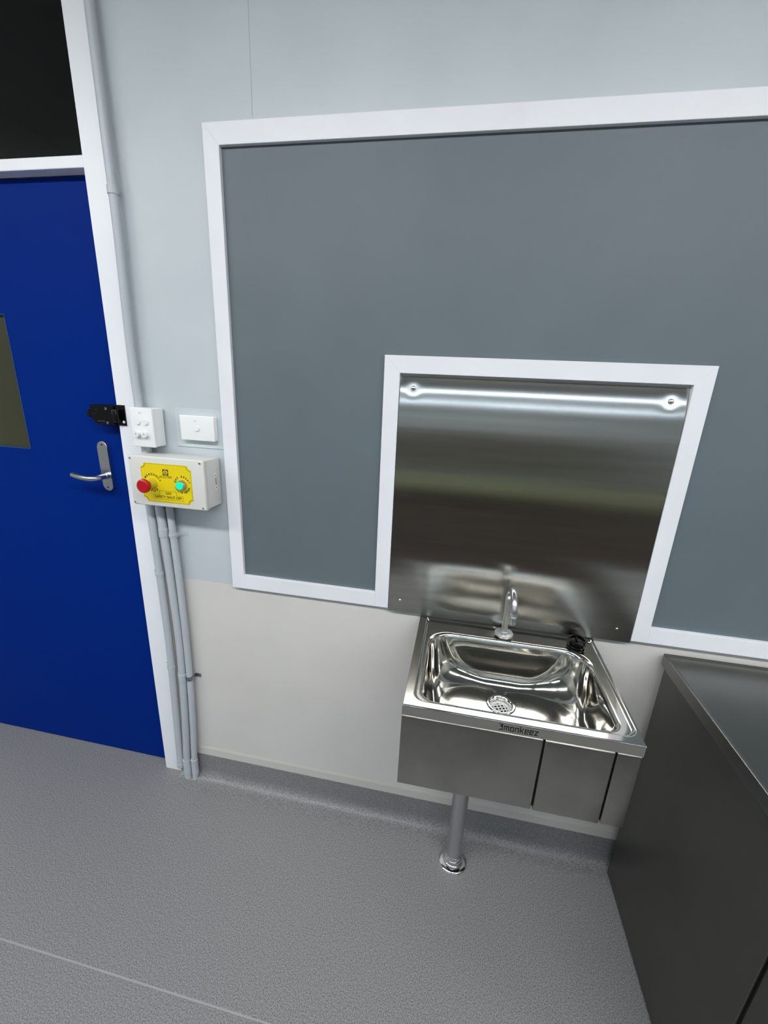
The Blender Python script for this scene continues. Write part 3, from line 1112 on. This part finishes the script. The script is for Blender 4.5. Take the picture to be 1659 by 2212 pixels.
# worktop cross-section along x with raised rim at the left, swept along depth
prof = [(QX0, BT - 0.032), (QX0, BT - 0.001), (QX0 + 0.0012, BT), (QX0 + 0.0022, BT + 0.0002), (QX0 + 0.006, BT - 0.0010), (QX0 + 0.0115, BT - 0.0060), (QX0 + 0.018, BT - 0.0075), (2.80, BT - 0.0075), (2.80, BT - 0.032)]
prism(bm, prof, 'Y', -0.612, -0.018)
prism(bm, [(-0.018, BT - 0.032), (-0.018, BT - 0.0075), (-0.0165, BT - 0.0005), (-0.0145, BT), (-0.0130, BT - 0.001), (-0.0130, BT - 0.032)], 'X', QX0 + 0.003, 2.80)
build('worktop', bm, M_bench, cb, smooth=True, angle=25)
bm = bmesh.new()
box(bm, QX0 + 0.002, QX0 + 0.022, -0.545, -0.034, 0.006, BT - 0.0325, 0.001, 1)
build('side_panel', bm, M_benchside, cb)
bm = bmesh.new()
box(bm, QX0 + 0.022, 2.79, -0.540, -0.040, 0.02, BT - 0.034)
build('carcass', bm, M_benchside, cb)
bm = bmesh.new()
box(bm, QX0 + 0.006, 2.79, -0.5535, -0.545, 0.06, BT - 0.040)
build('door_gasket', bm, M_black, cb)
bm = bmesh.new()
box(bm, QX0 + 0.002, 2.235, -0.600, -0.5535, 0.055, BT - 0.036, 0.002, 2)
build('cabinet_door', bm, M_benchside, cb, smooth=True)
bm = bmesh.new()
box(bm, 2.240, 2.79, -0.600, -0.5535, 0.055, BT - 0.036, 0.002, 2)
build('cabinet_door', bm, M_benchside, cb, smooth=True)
bm = bmesh.new()
box(bm, QX0 + 0.0005, QX0 + 0.0022, -0.545, -0.034, BT - 0.0335, BT - 0.0322)
build('lip_seam', bm, M_galv, cb)

# ------------------------------------------------------------------ ceiling lights
for ry_, xs_ in LAMP_ROWS:
    for lxx in xs_:
        row = {-1.62: 'nearest row', -4.3: 'middle row', -6.5: 'farthest row'}[ry_]
        side = {-1.6: 'first', 0.2: 'second', 2.0: 'third', 3.8: 'fourth'}[lxx]
        t = thing('ceiling_light', 'long white ceiling light, %s from the door side, %s from the basin' % (side, row), 'light', (lxx, ry_, CEIL), 'ceiling lights')
        bm = bmesh.new()
        box(bm, lxx - 0.75, lxx + 0.75, ry_ - 0.13, ry_ + 0.13, CEIL - 0.030, CEIL)
        build('fitting', bm, M_white, t)
        bm = bmesh.new()
        box(bm, lxx - 0.74, lxx + 0.74, ry_ - 0.12, ry_ + 0.12, CEIL - 0.036, CEIL - 0.0302)
        build('diffuser', bm, M_lamp if ry_ > -2 else M_lamp_dim, t)

# ------------------------------------------------------------------ unseen furniture added behind the camera for its reflection in the steel
ib = thing('workbench', 'unseen long brown workbench with an olive top, added for its reflection in the steel', 'bench', (1.2, -2.4, 0))
bm = bmesh.new()
box(bm, -0.6, 3.6, -2.58, -2.02, 0.0, 0.735, 0.004)
build('bench_body', bm, M_wood, ib)
bm = bmesh.new()
box(bm, -0.65, 3.65, -2.60, -2.0, 0.735, 0.77, 0.004)
build('bench_top', bm, M_olive, ib)
cu = thing('cupboard', 'unseen tan cupboards along the far wall, added for their reflection in the steel', 'cupboard', (1.2, YF + 0.3, 0))  # added so the splashback mirrors a tan and a brown band
bm = bmesh.new()
box(bm, -2.0, 4.4, YF + 0.002, YF + 0.55, 0, 0.66, 0.004)
build('cupboard_body', bm, M_tan, cu)
bm = bmesh.new()
box(bm, -2.05, 4.45, YF + 0.002, YF + 0.6, 0.66, 0.71, 0.004)
build('cupboard_top', bm, M_brown, cu)
